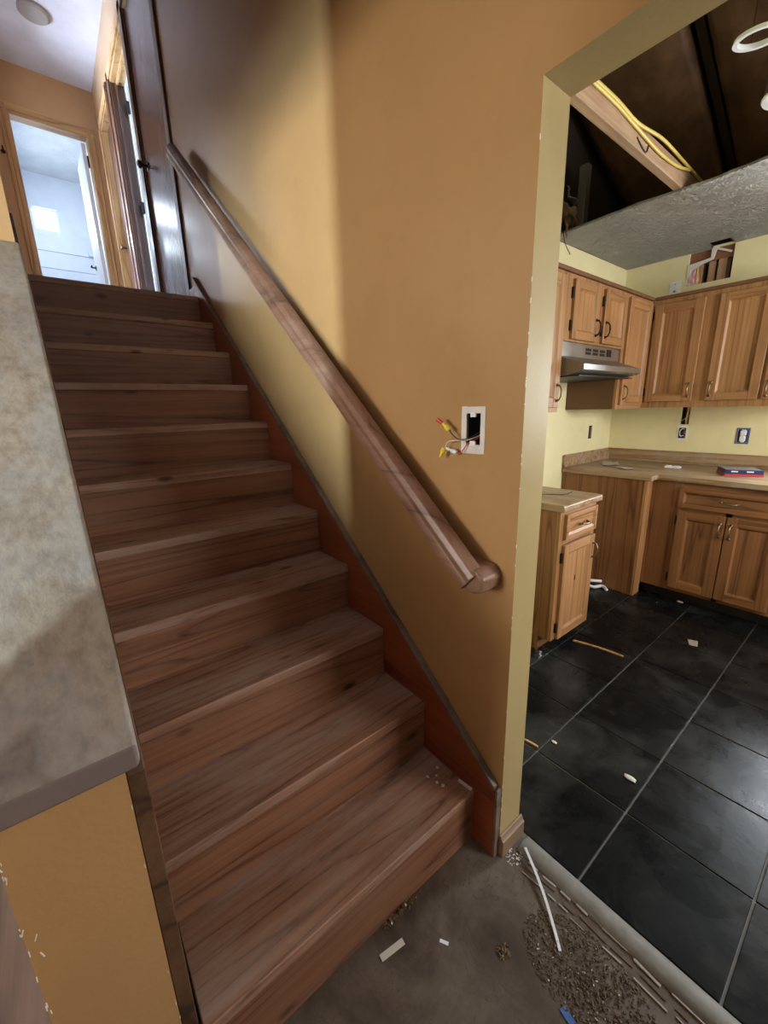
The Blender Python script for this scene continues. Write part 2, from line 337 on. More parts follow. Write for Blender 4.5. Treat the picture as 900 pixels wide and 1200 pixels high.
# kitchen ceiling with a broken edge and a hole
mb = MB(); ys = [YB+i*(.985-YB)/60 for i in range(61)]; n = len(ys); EX = []
for y in ys: EX.append(1.842+.012*math.sin(y*9)+random.uniform(-.006,.006))
def strip(xa, xb, ys):
    k = len(ys); p = []
    for i,y in enumerate(ys): p += [(xa(i),y,2.42),(xb(i),y,2.42),(xa(i)+.006,y,2.434),(xb(i),y,2.434)]
    b = len(mb.v); mb.v += p
    for i in range(k-1):
        a = b+4*i; c_ = a+4
        for f in ((a,a+1,c_+1,c_),(a+2,c_+2,c_+3,a+3),(a,c_,c_+2,a+2),(a+1,a+3,c_+3,c_+1)): mb.f.append(list(f)); mb.m.append(0)
strip(lambda i:EX[i], lambda i:2.855, ys)
hy0,hy1 = .295,.425
strip(lambda i:2.855, lambda i:3.0, [YB, hy0]); strip(lambda i:2.855, lambda i:3.0, [hy1,.985])
ck = mb.build('ceiling_kitchen',M['stomp']); tag(ck,'grey white textured plaster ceiling left over the kitchen cabinets, edge broken off','ceiling',kind='structure')
# ------------------------------------------------------------------ staircase
st = thing('staircase',(-.43,0,0),'worn brown pine staircase with closed risers climbing between tan wall and half wall','staircase')
for k in range(1,12):
    yk = (k-1)*G; jx = random.uniform(-.004,.003)
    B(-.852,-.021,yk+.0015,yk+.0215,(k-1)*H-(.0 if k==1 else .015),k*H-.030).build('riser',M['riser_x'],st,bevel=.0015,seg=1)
    if k<11:
        B(-.843+jx,-.021,yk-.001,yk+G+.008,k*H-.0305,k*H+.0003).build('tread',M['tread_x'],st,bevel=.0035,seg=2)
    else:
        B(-.852,-.021,yk-.001,yk+.14,k*H-.0305,k*H).build('landing_nosing',M['tread_x'],st,bevel=.0035,seg=2)
def sk(y): return .262+.8105*(y+.073)
MB().prism([(-.078,0),(.20,0.0),(2.335,1.95),(2.335,sk(2.335)-.012),(-.073,sk(-.073)-.012),(-.078,.24)],-.021,-.0005).build('skirt_board',M['skirt'],st,bevel=.002)
MB().prism([(-.0745,sk(-.0745)-.011),(2.335,sk(2.335)-.011),(2.335,sk(2.335)+.006),(-.0745,sk(-.0745)+.006)],-.024,-.0005).build('skirt_moulding',M['greytrim'],st,bevel=.003)
B(-.0225,-.0005,-.0865,-.0785,0.0,.26).build('skirt_end_strip',M['greytrim'],st,bevel=.002)
MB().prism([(-.02,.0),(.10,.0),(1.15,.86),(1.15,1.82),(-.02,.855)],-.8765,-.852).build('stringer',M['strin'],st,bevel=.002)
MB().prism([(1.15,.86),(2.40,1.90),(2.40,2.4),(1.15,1.5)],-.8655,-.852).build('stringer',M['strin'],st,bevel=.002)
# small wedge chip on first tread corner, flakes
# ------------------------------------------------------------------ half wall and cap
capz = lambda y: .921+.829*(y+.045)
wl = MB().prism([(-.02,0),(1.14,0),(1.14,capz(1.14)-.045),(-.02,capz(-.02)-.045)],-1.027,-.877).box(-1.027,-.867,1.14,3.7,0,CZ).box(-1.027,-.867,4.5,YF,0,CZ).box(-1.027,-.867,3.7,4.5,4.13,CZ).build('wall_left',[M['tan']])  # gap towards the far end added to admit the invented room's light
tag(wl,'tan half wall beside the lower stairs running into a full wall higher up','wall',kind='structure')
wcm = MB().prism([(-.048,capz(-.048)-.036),(1.138,capz(1.138)-.043),(1.138,capz(1.138)),(-.045,capz(-.045))],-1.055,-.856); wcm.m[5] = 1
wc = wcm.build('wall_cap',[M['cap'],M['capend']],wl,bevel=.007,seg=4)
wc['label'] = 'weathered grey brown wooden board capping the half wall'
tag(B(-1.027,-.867,-.1,1.139,2.34,CZ).build('wall_left_upper',M['halltan']),'upper hall wall above the stair opening','wall',kind='structure')
tag(B(-1.15,-1.027,-.15,-.03,2.46,CZ).build('wall_entry_upper',M['halltan']),'short wall above the entry','wall',kind='structure')
tag(B(-1.27,-1.15,YB,-.03,2.46,CZ).build('wall_entry_left_upper',M['halltan']),'upper wall at the left of the entry','wall',kind='structure')
mb = MB()
for i in range(30):
    z = random.uniform(.30,.84); x = -1.0275+random.uniform(-.001,.004)+(.012*random.random() if random.random()<.3 else 0)
    mb.obox((x,-.0203,z),random.uniform(.0006,.0016),.0012,random.uniform(.003,.012),0,rx=0,ry=random.uniform(-.5,.5) if random.random()<.3 else 0)
for i in range(16):
    z = random.uniform(.05,.82); mb.obox((-.8775+random.uniform(-.003,.001),-.0205,z),random.uniform(.0006,.0014),.0012,random.uniform(.002,.008))
o = mb.build('chipped_edge',M['whitetrim'],wl); o['kind'] = 'stuff'; o['label'] = 'white chips of plaster along the corners'
mb = MB()
for i in range(26):
    z = random.choice([random.uniform(.1,1.95)]); mb.obox((-.0003,YJ-.0003,z),.0016,.0016,random.uniform(.003,.012))
o = mb.build('chipped_edge',M['whitetrim'],wr); o['kind'] = 'stuff'; o['label'] = 'white chips of plaster along the corner'
# baseboard around the jamb end
bb = MB().prism([(-.104,.0),(YJ-.0005,.0),(YJ-.0005,.078),(-.094,.075),(-.099,.062),(-.104,.058)],-.002,TH+.010).build('baseboard_jamb',M['basetan'],bevel=.002)
tag(bb,'short brown baseboard round the end of the stair wall','baseboard',kind='structure')
# threshold
th = MB(); prof = [(.056,.0),(.060,.006),(.072,.012),(.088,.014),(.104,.011),(.116,.006),(.120,.0)]
th.prism(prof,-1.75,-.119,'y'); tho = th.build('threshold_strip',M['thresh'],bevel=.001); tag(tho,'dusty grey metal threshold strip between subfloor and black tiles','threshold')
mb = MB()
for (xa,wd,zt,m_) in ((.052,.006,.004,1),(.036,.012,.0025,0),(.015,.004,.003,1)):
    y = -.16
    while y > -1.0:
        L = random.uniform(.03,.11); mb.obox((xa+random.uniform(-.004,.004),y-L/2,zt/2),wd*random.uniform(.3,1.1),L*random.uniform(.5,.95),zt,random.uniform(-.09,.09),mi=m_); y -= L+random.choice([0,.0,.02])
o = mb.build('torn_flooring_edge',[M['rubble'],M['card']],fl); o['kind'] = 'stuff'; o['label'] = 'torn layers of old flooring along the threshold'
# ------------------------------------------------------------------ handrail
hr = thing('handrail',(-.06,1.2,1.8),'brown wooden handrail mounted on the tan wall, worn lower end returned to wall','handrail')
y0,z0 = .012,.905; y1,z1 = 2.285,2.822
d = Vector((0,y1-y0,z1-z0)); L = d.length; dn = d/L; up = Vector((0,-dn.z,dn.y))
prof = [(-.095,.0),(-.045,.0),(-.043,.022),(-.040,.045),(-.046,.062),(-.058,.070),(-.076,.070),(-.090,.062),(-.097,.045),(-.092,.030),(-.097,.016)]
pts = []; k = len(prof)
for e,(yy,zz) in enumerate(((y0,z0),(y1,z1))):
    for px,ph in prof: pts.append(Vector((px,yy,zz)) + up*ph)
MB().poly(pts,[tuple(range(k)),tuple(range(2*k-1,k-1,-1))]+[(i,(i+1)%k,k+(i+1)%k,k+i) for i in range(k)]).build('rail',M['rail'],hr,bevel=.003)
# return block: rounded block from rail end to the wall
def rblk(v): return (v[0],v[1])
mbr = MB().prism([(.048,.922),(-.016,.896),(-.046,.908),(-.052,.945),(-.034,.968),(.018,.974),(.056,.968)],-.084,-.001); rb = mbr.build('return_block',M['rail'],hr,bevel=.011,seg=4)
for yb in (2.20,1.15):
    c0 = Vector((0,yb,z0+(yb-y0)*d.z/d.y))
    br = MB().tube([c0+Vector((-.001,-.0,-.045)),c0+Vector((-.008,0,-.045))],.026,14)
    br.tube([c0+Vector((-.004,0,-.045)),c0+Vector((-.04,0,-.045)),c0+Vector((-.062,0,-.03)),c0+Vector((-.068,0,-.004)),c0+Vector((-.068,.0,.006))],.007,8)
    br.build('bracket',M['bronze'],hr,smooth=False)
# ------------------------------------------------------------------ wall box with wires
eb = thing('switch_box',(0,.06,1.26),'open electrical box in a white mud patch on the tan wall, capped wires hanging out','switch box')
mp = MB(); 
for q in ((.022,.037,1.257,1.379),(.084,.101,1.255,1.380),(.037,.084,1.256,1.280),(.037,.084,1.362,1.379)): mp.box(-.0025,.0006,*q)
o = mp.build('mud_patch',M['drywall'],eb); o['label'] = 'white plaster patch'
bx = MB().box(.09,.094,.037,.084,1.28,1.362).box(.004,.09,.0375,.039,1.28,1.362).box(.004,.09,.082,.0835,1.28,1.362).box(.004,.09,.039,.082,1.2805,1.282).box(.004,.09,.039,.082,1.360,1.3615)
bx.build('box_shell',M['boxblue'],eb)
for zc in (1.358,1.284): MB().box(-.004,.001,.052,.070,zc-.006,zc+.006).tube([(-.001,.061,zc),(-.006,.061,zc)],.003).build('mounting_ear',M['plate'],eb)
def curve(pts, n=14):
    P = [Vector(p) for p in pts]; P = [P[0]*2-P[1]]+P+[P[-1]*2-P[-2]]; out = []
    for i in range(1,len(P)-2):
        for t in range(n):
            t/=n; a,b_,c_,d_ = P[i-1],P[i],P[i+1],P[i+2]
            out.append(.5*((2*b_)+(c_-a)*t+(2*a-5*b_+4*c_-d_)*t*t+(3*b_-a-3*c_+d_)*t**3))
    return out+[P[-2]]
MB().tube(curve([(.07,.045,1.345),(.03,.05,1.32),(-.005,.070,1.298),(-.02,.092,1.294),(-.024,.112,1.305),(-.026,.125,1.320)]),.0016,6).build('wire',M['wblack'],eb,smooth=True)
MB().tube(curve([(.06,.044,1.340),(.03,.052,1.31),(-.004,.066,1.295),(-.016,.095,1.291),(-.02,.130,1.287),(-.022,.142,1.272),(-.022,.148,1.262)]),.0015,6).build('wire',M['wwhite'],eb,smooth=True)
MB().tube(curve([(.06,.043,1.33),(.03,.05,1.305),(-.003,.072,1.285),(-.012,.083,1.268),(-.016,.090,1.258),(-.018,.105,1.257)]),.0016,6).build('wire',M['wred'],eb,smooth=True)
MB().tube(curve([(.06,.042,1.355),(.03,.046,1.32),(.02,.06,1.30)]),.002,6).build('wire',M['wwhite'],eb,smooth=True)
MB().tube(curve([(.06,.040,1.335),(.035,.042,1.31),(.04,.044,1.29)]),.002,6).build('wire',M['ycable'],eb,smooth=True)
def nut(a, b_, r, mat, lab, col2=None):
    a = Vector(a); b_ = Vector(b_); t = (b_-a)
    o = MB().tube([a,a+t*.15,a+t*.5,a+t*.55,a+t],[r*.75,r,r*.85,r*.6,r*.5],10).build('wire_nut',mat,eb); o['label'] = lab; return o
nut((-.027,.123,1.318),(-.032,.146,1.338),.0065,M['ynut'],'yellow wire nut on the black wire')
MB().tube([(-.032,.144,1.336),(-.036,.160,1.347)],[.0045,.006],8).build('wire_tip',M['wred'],eb)
nut((-.022,.145,1.268),(-.026,.158,1.242),.0075,M['ynut'],'yellow wire nut on the white wire')
nut((-.018,.103,1.257),(-.02,.140,1.268),.0068,M['plate'],'white wire nut on the red wire')

# ------------------------------------------------------------------ doors in upper hall (right wall)
d1 = thing('door_1',(0.03,2.9,FL2),'closed dark brown slab door with black knob beside the top of the stairs','door',kind='structure')
B(.012,.047,2.555,3.265,FL2+.012,4.118).build('door_slab',M['darkwood'],d1,bevel=.003)
for zc in (2.39,3.17,3.95): B(.004,.02,2.542,2.566,zc-.045,zc+.045).build('hinge',M['black'],d1)
MB().tube([(.012,3.205,3.17),(.006,3.205,3.17)],.027,16).tube([(.008,3.205,3.17),(-.03,3.205,3.17),(-.036,3.205,3.17),(-.05,3.205,3.17),(-.062,3.205,3.17)],[.010,.010,.024,.026,.014],16).build('knob',M['black'],d1,smooth=True)
for q in ((2.475,2.545,FL2,4.2),(3.28,3.355,FL2,4.2)): B(-.014,.0,*q).build('casing',M['darktrim'],d1,bevel=.004)
B(-.014,0,2.475,3.355,4.135,4.2).build('casing',M['darktrim'],d1,bevel=.004)
for q in ((2.5405,2.552,FL2,4.13),(3.268,3.2795,FL2,4.13)): B(.0,TH,*q).build('jamb',M['darktrim'],d1)
d2 = thing('door_2',(0.03,3.7,FL2),'open doorway in the hall wall with dark jamb and light oak head','door',kind='structure')
B(0,TH,4.055,4.0795,FL2,4.14).build('jamb',M['darktrim'],d2); B(0,TH,3.3605,3.375,FL2,4.14).build('jamb',M['darktrim'],d2)
B(0,TH,3.375,4.055,4.115,4.1395).build('jamb_head',M['lightoak'],d2); B(.04,.055,3.375,4.055,4.10,4.115).build('door_stop',M['lightoak'],d2)
B(.035,.05,4.04,4.055,FL2,4.115).build('door_stop',M['darkwood'],d2)
B(-.014,0,4.08,4.145,FL2,4.2).build('casing',M['darkwood'],d2,bevel=.004); B(-.014,0,3.36,4.145,4.14,4.2).build('casing',M['lightoak'],d2,bevel=.004)
B(TH+.006,.80,4.015,4.05,FL2+.01,4.11).build('door_slab',M['whitetrim'],d2,bevel=.002)
for zc in (2.45,3.2,3.95): B(TH-.012,TH+.012,4.008,4.03,zc-.045,zc+.045).build('hinge',M['black'],d2)
d3 = thing('door_3',(0.03,4.57,FL2),'doorway with light oak casing next to the hall corner, door ajar','door',kind='structure')
B(0,TH,4.835,4.8595,FL2,4.14).build('jamb',M['lightoak'],d3); B(0,TH,4.2905,4.305,FL2,4.14).build('jamb',M['lightoak'],d3); B(0,TH,4.305,4.835,4.115,4.1395).build('jamb_head',M['lightoak'],d3)
for q in ((4.86,4.925,FL2,4.2),(4.225,4.29,FL2,4.2)): B(-.014,0,*q).build('casing',M['lightoak'] if q[0]>4.5 else M['darktrim'],d3,bevel=.004)
B(-.014,0,4.225,4.925,4.14,4.2).build('casing',M['lightoak'],d3,bevel=.004)
B(.05,.085,4.31,4.83,FL2+.01,4.11).build('door_slab',M['darkwood'],d3,bevel=.003)
MB().tube([(.05,4.78,3.08),(.02,4.78,3.08),(.012,4.78,3.08),(-.004,4.78,3.08)],[.01,.01,.024,.02],14).build('knob',M['bronze'],d3,smooth=True)
tag(MB().box(TH,1.75,4.12,4.2,FL2,CZ).box(TH,1.75,2.4,2.45,FL2,CZ).box(1.75,1.8,2.4,4.2,FL2,CZ).box(TH,1.8,2.4,4.2,CZ,CZ+.05).build('wall_side_room',M['white']),'pale walls of the room beyond the open doorway','wall',kind='structure')
tag(B(-.013,-.0005,2.36,2.474,FL2,FL2+.085).build('baseboard_upper',M['whitetrim'],bevel=.003),'short white baseboard at the top of the stairs','baseboard',kind='structure')
# far wall with bathroom doorway
wall('wall_back','y',YF,YF+.11,-.866,0,FL2-.1,CZ,[(-.715,-.095,FL2,4.135)],lambda s,p:0,[M['halltan']],'tan end wall of the upper hall')
d4 = thing('door_4',(-.4,YF,FL2),'light oak cased doorway into the white bathroom','door',kind='structure')
for (a,b_) in ((-.775,-.705),(-.105,-.04)):
    B(a,b_,YF-.012,YF,FL2,4.20).build('casing',M['lightoak'],d4,bevel=.004)
    mid = (a+.045) if a<-.5 else (b_-.045); B(mid-.012,mid+.012,YF-.018,YF-.012,FL2,4.19).build('casing_bead',M['lightoak'],d4,bevel=.003)
B(-.775,-.04,YF-.0125,YF,4.125,4.20).build('casing',M['lightoak_x'],d4,bevel=.004)
for q in ((-.7145,-.70),(-.11,-.0955)): B(*q,YF,YF+.11,FL2,4.135).build('jamb',M['lightoak'],d4)
B(-.70,-.11,YF,YF+.11,4.12,4.1345).build('jamb_head',M['lightoak_x'],d4)
B(-.155,-.12,YF+.115,YF+.70,FL2+.01,4.11).build('door_slab',M['white'],d4,bevel=.003)
for zc in (2.45,3.95): MB().box(-.123,-.10,YF+.09,YF+.135,zc-.045,zc+.045).tube([(-.125,YF+.125,zc-.05),(-.125,YF+.125,zc+.05)],.008,8).build('hinge',M['black'],d4)
MB().tube([(-.155,5.67,3.08),(-.162,5.67,3.08)],.026,14).tube([(-.16,5.67,3.08),(-.20,5.67,3.08),(-.205,5.655,3.08),(-.205,5.58,3.075)],[.009,.009,.009,.007],8).build('lever_handle',M['black'],d4,smooth=True)
# bathroom shell
bt = MB().box(-1.02,-.98,5.15,7.2,FL2,CZ).box(.02,.06,5.15,7.2,FL2,CZ).box(-1.0,.04,5.15,5.16,4.13,CZ); tag(bt.build('wall_bathroom_sides',M['white']),'white side walls of the bathroom','wall',kind='structure')
wall('wall_bathroom','y',7.15,7.27,-1.02,.06,FL2,CZ,[(-.625,-.335,3.855,4.13)],lambda s,p:0,[M['white']],'pale bathroom wall with the small window')
tag(B(-1.0,.04,5.15,7.2,CZ,CZ+.05).build('ceiling_bathroom',M['bathceil']),'white stippled bathroom ceiling','ceiling',kind='structure')
ts = thing('tub_surround',(-.48,7.14,FL2),'white ribbed tub surround panels below the bathroom window','tub surround')
for i in range(8): B(-.979,.019,7.128,7.149,FL2+.005+i*.215,FL2+.215+i*.215).build('panel',M['plate'],ts,bevel=.004)
sd = MB().box(-.06,.018,7.05,7.13,3.60,3.615).box(-.06,-.05,7.05,7.13,3.615,3.66).box(-.05,.018,7.05,7.06,3.615,3.66).build('soap_dish',M['plate'],bevel=.004); tag(sd,'small white soap dish in the corner of the tub surround','soap dish')
cf = MB().tube([(-.43,4.28,CZ),(-.43,4.28,CZ-.018),(-.43,4.28,CZ-.03),(-.43,4.28,CZ-.036)],[.105,.105,.09,.03],28).build('ceiling_fixture',M['card']); tag(cf,'round grey cover on the pale hall ceiling','ceiling cover')
hk = MB().tube(curve([(-.80,YF,3.79),(-.80,YF-.03,3.795),(-.80,YF-.045,3.82)]),.006,8).tube([(-.80,YF,3.79),(-.80,YF-.006,3.79)],.018,12).build('coat_hook',M['black']); tag(hk,'small black hook on the wall left of the bathroom door','hook')

# ------------------------------------------------------------------ kitchen shell
XK = 3.0; YK = .99
wk = wall('wall_kitchen_back','x',XK,XK+.013,YB,YK,0,2.434,[(.30,.56,2.205,2.42),(.409,.465,1.2,1.345),(.418,.467,1.092,1.174),(.042,.102,1.078,1.168),(-.88,-.40,1.1,1.95)],lambda s,p:{'front':0,'edge':1,'back':1}[s],[M['yellow'],M['drywall']],'pale yellow kitchen wall with torn holes and open outlet boxes')
wall('wall_kitchen_outer','x',3.13,3.15,YB,1.1,0,3.2,[(-.88,-.40,1.1,1.95)],lambda s,p:0,[M['darkvoid']],'dark outer sheathing behind the kitchen wall')
wall('wall_kitchen_hood','y',YK,YK+.1,TH,XK,0,2.42,[(2.615,2.645,1.10,1.19)],lambda s,p:0,[M['yellow']],'yellow kitchen wall behind the range hood')
tag(B(TH,XK+.13,YK,YK+.1,2.42,4.6).build('wall_attic_end',M['darkvoid']),'dark attic end above the hood wall','wall',kind='structure')
# studs, plate and insulation behind wall holes
o = B(XK+.014,XK+.10,-.4,.95,2.345,2.425).build('top_plate',M['redwood']); tag(o,'dark brown top plate showing inside the torn wall hole','beam')
for i,(a,b_) in enumerate(((.335,.385),(.40,.442),(.478,.51))):
    o = B(XK+.02+.01*i,XK+.10,a,b_,.0,2.344).build('wall_stud',M['lumber_z']); tag(o,['wooden stud at the right of the torn wall hole','wooden stud in the middle of the torn wall hole','shaded wooden stud beside the pink insulation'][i],'stud','studs in the torn wall hole')
bm = bmesh.new(); bmesh.ops.create_icosphere(bm,subdivisions=4,radius=1)
for v_ in bm.verts:
    nn = noise.noise(v_.co*3)*.25; v_.co *= 1+nn; v_.co = Vector((v_.co.x*.045+XK+.05,v_.co.y*.05+.545,v_.co.z*.085+2.25))
me = bpy.data.meshes.new('insulation_tuft'); bm.to_mesh(me); bm.free(); me.materials.append(M['pink']); me.polygons.foreach_set('use_smooth',[True]*len(me.polygons))
o = bpy.data.objects.new('insulation_tuft',me); C.objects.link(o); tag(o,'tuft of pink insulation in the torn wall hole','insulation')
o = MB().tube(curve([(XK+.03,.512,2.20),(XK+.02,.505,2.26),(XK+.03,.51,2.344)]),.006,8).build('cable',M['ycable'],smooth=True); tag(o,'yellow cable inside the torn wall hole','cable')
mb = MB()
for (pts) in ([(.565,2.345),(.43,2.362),(.43,2.425),(.40,2.42),(.415,2.35),(.47,2.335),(.535,2.305),(.56,2.24)],):
    mb.prism([(p[0],p[1]) for p in pts],XK-.004,XK+.011)
mb.obox((XK+.004,.36,2.395),.006,.10,.012,0,rx=.45).obox((XK+.002,.545,2.215),.006,.04,.014,0,rx=.3)
o = mb.build('torn_drywall',M['drywall'],wk); o['label'] = 'torn white drywall paper at the hole'
o = MB().box(XK-.004,XK+.0,.592,.668,2.142,2.256).build('wall_plate',M['plate'],bevel=.002); tag(o,'white blank wall plate above the upper cabinets','wall plate')
MB().tube([(XK-.004,.63,2.235),(XK-.0055,.63,2.235)],.004).build('screw',M['hoodgrey'],o); MB().tube([(XK-.004,.63,2.185),(XK-.008,.63,2.185)],.008).build('cable_jack',M['hoodgrey'],o)
# outlet boxes
ob = thing('outlet_box',(XK,.443,1.09),'open outlet box with curled wires under the wall slot','outlet box')
for q in ((.408,.418,1.082,1.184),(.467,.477,1.082,1.184),(.418,.467,1.082,1.092),(.418,.467,1.174,1.186)): B(XK-.003,XK,*q).build('box_flange',M['plate'],ob)
MB().box(XK+.05,XK+.054,.418,.467,1.092,1.174).box(XK,XK+.05,.418,.4195,1.092,1.174).box(XK,XK+.05,.4655,.467,1.092,1.174).build('box_shell',M['outletblue'],ob)
MB().tube(curve([(XK+.04,.43,1.16),(XK+.0,.445,1.165),(XK-.006,.458,1.14),(XK-.006,.45,1.11),(XK+.01,.435,1.115)]),.003,6).build('wire',M['wwhite'],ob,smooth=True)
MB().tube(curve([(XK+.04,.43,1.11),(XK+.0,.426,1.12),(XK-.004,.43,1.14)]),.003,6).build('wire',M['wred'],ob,smooth=True)
ob = thing('outlet',(XK,.072,1.07),'white duplex outlet without cover in a blue box','outlet')
for q in ((.034,.042,1.066,1.18),(.102,.110,1.066,1.18),(.042,.102,1.066,1.078),(.042,.102,1.168,1.18)): B(XK-.003,XK,*q).build('box_flange',M['outletblue'],ob)
B(XK+.04,XK+.044,.042,.102,1.078,1.168).build('box_shell',M['outletblue'],ob)
MB().box(XK-.008,XK+.03,.057,.087,1.085,1.121).box(XK-.008,XK+.03,.057,.087,1.125,1.161).box(XK-.003,XK+.02,.062,.082,1.07,1.176).build('receptacle',M['plate'],ob,bevel=.004)
o = MB().tube(curve([(XK+.025,.425,1.335),(XK+.01,.43,1.27),(XK+.02,.432,1.2)]),.006,8).build('cable',M['ycable'],smooth=True); tag(o,'yellow cable inside the slot above the outlet box','cable')
o = MB().tube(curve([(XK+.012,.412,1.27),(XK-.004,.44,1.24),(XK-.02,.475,1.215)]),.0022,6).build('wire',M['wwhite']); tag(o,'white wire poking out of the wall slot','wire')
o = MB().box(YK-.002 if 0 else 2.607,2.653,YK-.003,YK,1.092,1.198).build('outlet_recess',M['boxblue']); tag(o,'small dark outlet recess on the yellow hood wall','outlet')
MB().box(2.618,2.642,YK-.006,YK-.003,1.105,1.185).build('receptacle',M['bronze'],o)

# ------------------------------------------------------------------ attic above kitchen: chords, rafters, batts
rz = lambda x: 2.60+.45*(3.0-x)
GR='ceiling joists above the kitchen'
for y,lab in ((.28,'pale lumber joist with yellow cable stapled along it, under the insulation'),(-.335,'joist to the right of the recessed light')):
    o = B(TH,XK+.12,y,y+.038,2.4345,2.5235,j=.001).build('ceiling_joist',M['lumber'],bevel=.002,seg=1); tag(o,lab,'joist',GR)
for y,lab in ((.30,'rafter in the dark gap between insulation batts'),(.915,'rafter by the hood wall'),(-.315,'rafter at the right')):
    o = MB().prism([(TH,rz(TH)+.05),(XK+.1,rz(XK)+.03),(XK+.1,rz(XK)+.15),(TH,rz(TH)+.20)],y,y+.038,'y').build('rafter',M['rafter']); tag(o,lab,'rafter','rafters above the kitchen')
def batt(ya, yb, lab):
    mb = MB(); nx,ny = 56,22
    for i in range(nx+1):
        for j in range(ny+1):
            x = TH+.01+i*(XK-TH)/nx; y = ya+(yb-ya)*j/ny; e = min(j,ny-j)/ny
            z = rz(x) - .03*min(1,e*6) - .03*noise.noise(Vector((x*2.3,y*4,ya))) - .016*abs(noise.noise(Vector((x*7,y*9,ya*3)))) + .008*noise.noise(Vector((x*17,y*19,3)))
            mb.v.append((x,y,z))
    nb = len(mb.v)
    for i in range(nx+1):
        for j in range(ny+1):
            x,y,z = mb.v[i*(ny+1)+j]; mb.v.append((x,y,rz(x)+.09))
    q = lambda i,j,t=0: t*nb+i*(ny+1)+j
    for i in range(nx):
        for j in range(ny):
            mb.f += [[q(i,j),q(i,j+1),q(i+1,j+1),q(i+1,j)],[q(i,j,1),q(i+1,j,1),q(i+1,j+1,1),q(i,j+1,1)]]; mb.m += [0,0]
    for i in range(nx): mb.f += [[q(i,0),q(i+1,0),q(i+1,0,1),q(i,0,1)],[q(i,ny),q(i+1,ny),q(i+1,ny,1),q(i,ny,1)]]; mb.m += [0,0]
    for j in range(ny): mb.f += [[q(0,j),q(0,j+1),q(0,j+1,1),q(0,j,1)],[q(nx,j),q(nx,j+1),q(nx,j+1,1),q(nx,j,1)]]; mb.m += [0,0]
    o = mb.build('insulation_batt',M['kraft'],smooth=True); tag(o,lab,'insulation','kraft faced batts between the rafters')
batt(.355,.90,'brown kraft paper insulation batt left of the dark rafter gap'); batt(-.27,.27,'brown kraft paper insulation batt behind the white ring'); batt(-.88,-.33,'brown kraft insulation batt furthest from the hood wall')
tag(MB().prism([(TH,rz(TH)+.21),(XK+.15,rz(XK+.15)+.21),(XK+.15,rz(XK+.15)+.25),(TH,rz(TH)+.25)],YB,YK+.1,'y').build('roof',M['darkvoid']),'dark roof deck above the insulation','roof',kind='structure')
tag(B(TH,XK+.15,YB-.1,YB,2.42,4.6).build('wall_attic_front',M['darkvoid']),'dark attic end wall','wall',kind='structure')
o = MB()
o.tube(curve([(.3,.262,2.505),(.75,.274,2.515),(1.05,.272,2.518),(1.25,.268,2.505),(1.5,.262,2.525),(1.8,.27,2.53),(2.2,.272,2.52)]),.0065,8)
c1 = o.build('cable',M['ycable'],smooth=True); tag(c1,'yellow cable running along the pale joist, upper of the pair','cable','cables on the joist')
c2 = MB().tube(curve([(.3,.272,2.498),(.75,.2735,2.503),(1.05,.2735,2.505),(1.25,.272,2.492),(1.5,.270,2.478),(1.72,.271,2.490),(1.9,.27,2.52)]),.0065,8).build('cable',M['ycable'],smooth=True); tag(c2,'yellow cable sagging along the face of the pale joist','cable','cables on the joist')
o = MB().tube(curve([(1.28,.2785,2.47),(1.33,.2775,2.452),(1.38,.2775,2.445),(1.40,.2775,2.475)]),.003,6).build('bent_nail',M['black'],smooth=True); tag(o,'bent dark staple on the face of the pale joist','nail')
# ring trim and can light
def ring(c, R, r, tilt):
    mb = MB(); n = 40; prof = [(-r*1.6,-.004),(r*1.6,-.004),(r*1.2,.006),(-r*1.2,.010)]
    m_ = Matrix.Translation(c) @ Matrix.Rotation(tilt[0],4,'X') @ Matrix.Rotation(tilt[1],4,'Y')
    for k in range(n):
        a = 2*math.pi*k/n
        for pr,pz in prof: mb.v.append(tuple(m_ @ Vector(((R+pr)*math.cos(a),(R+pr)*math.sin(a),pz))))
    for k in range(n):
        for j in range(4): mb.f.append([k*4+j,k*4+(j+1)%4,((k+1)%n)*4+(j+1)%4,((k+1)%n)*4+j]); mb.m.append(0)
    return mb
o = ring((.985,-.172,2.43),.058,.004,(.10,-.12)); 
for a in (.6,3.7): o.tube([(.985+.058*math.cos(a),-.172+.058*math.sin(a),2.435),(.985+.05*math.cos(a),-.172+.05*math.sin(a),3.05)],.0009,5,1)
o = o.build('light_ring',[M['plate'],M['black']],smooth=False); tag(o,'white trim ring of a ceiling light hanging below the insulation','light ring')
cl = thing('recessed_light',(1.44,-.19,2.43),'grey recessed light can hanging at the edge of the opened ceiling','ceiling light')
MB().tube([(1.40,-.150,2.44),(1.43,-.155,2.62)],[.045,.045],20).build('can',M['hoodgrey'],cl); MB().tube([(1.40,-.150,2.44),(1.3985,-.1498,2.434)],[.050,.046],20).build('lens',M['plate'],cl)
MB().tube([(1.43,-.155,2.62),(1.5,-.2,3.0),(1.5,-.25,3.2)],.006,6).build('conduit',M['hoodgrey'],cl)
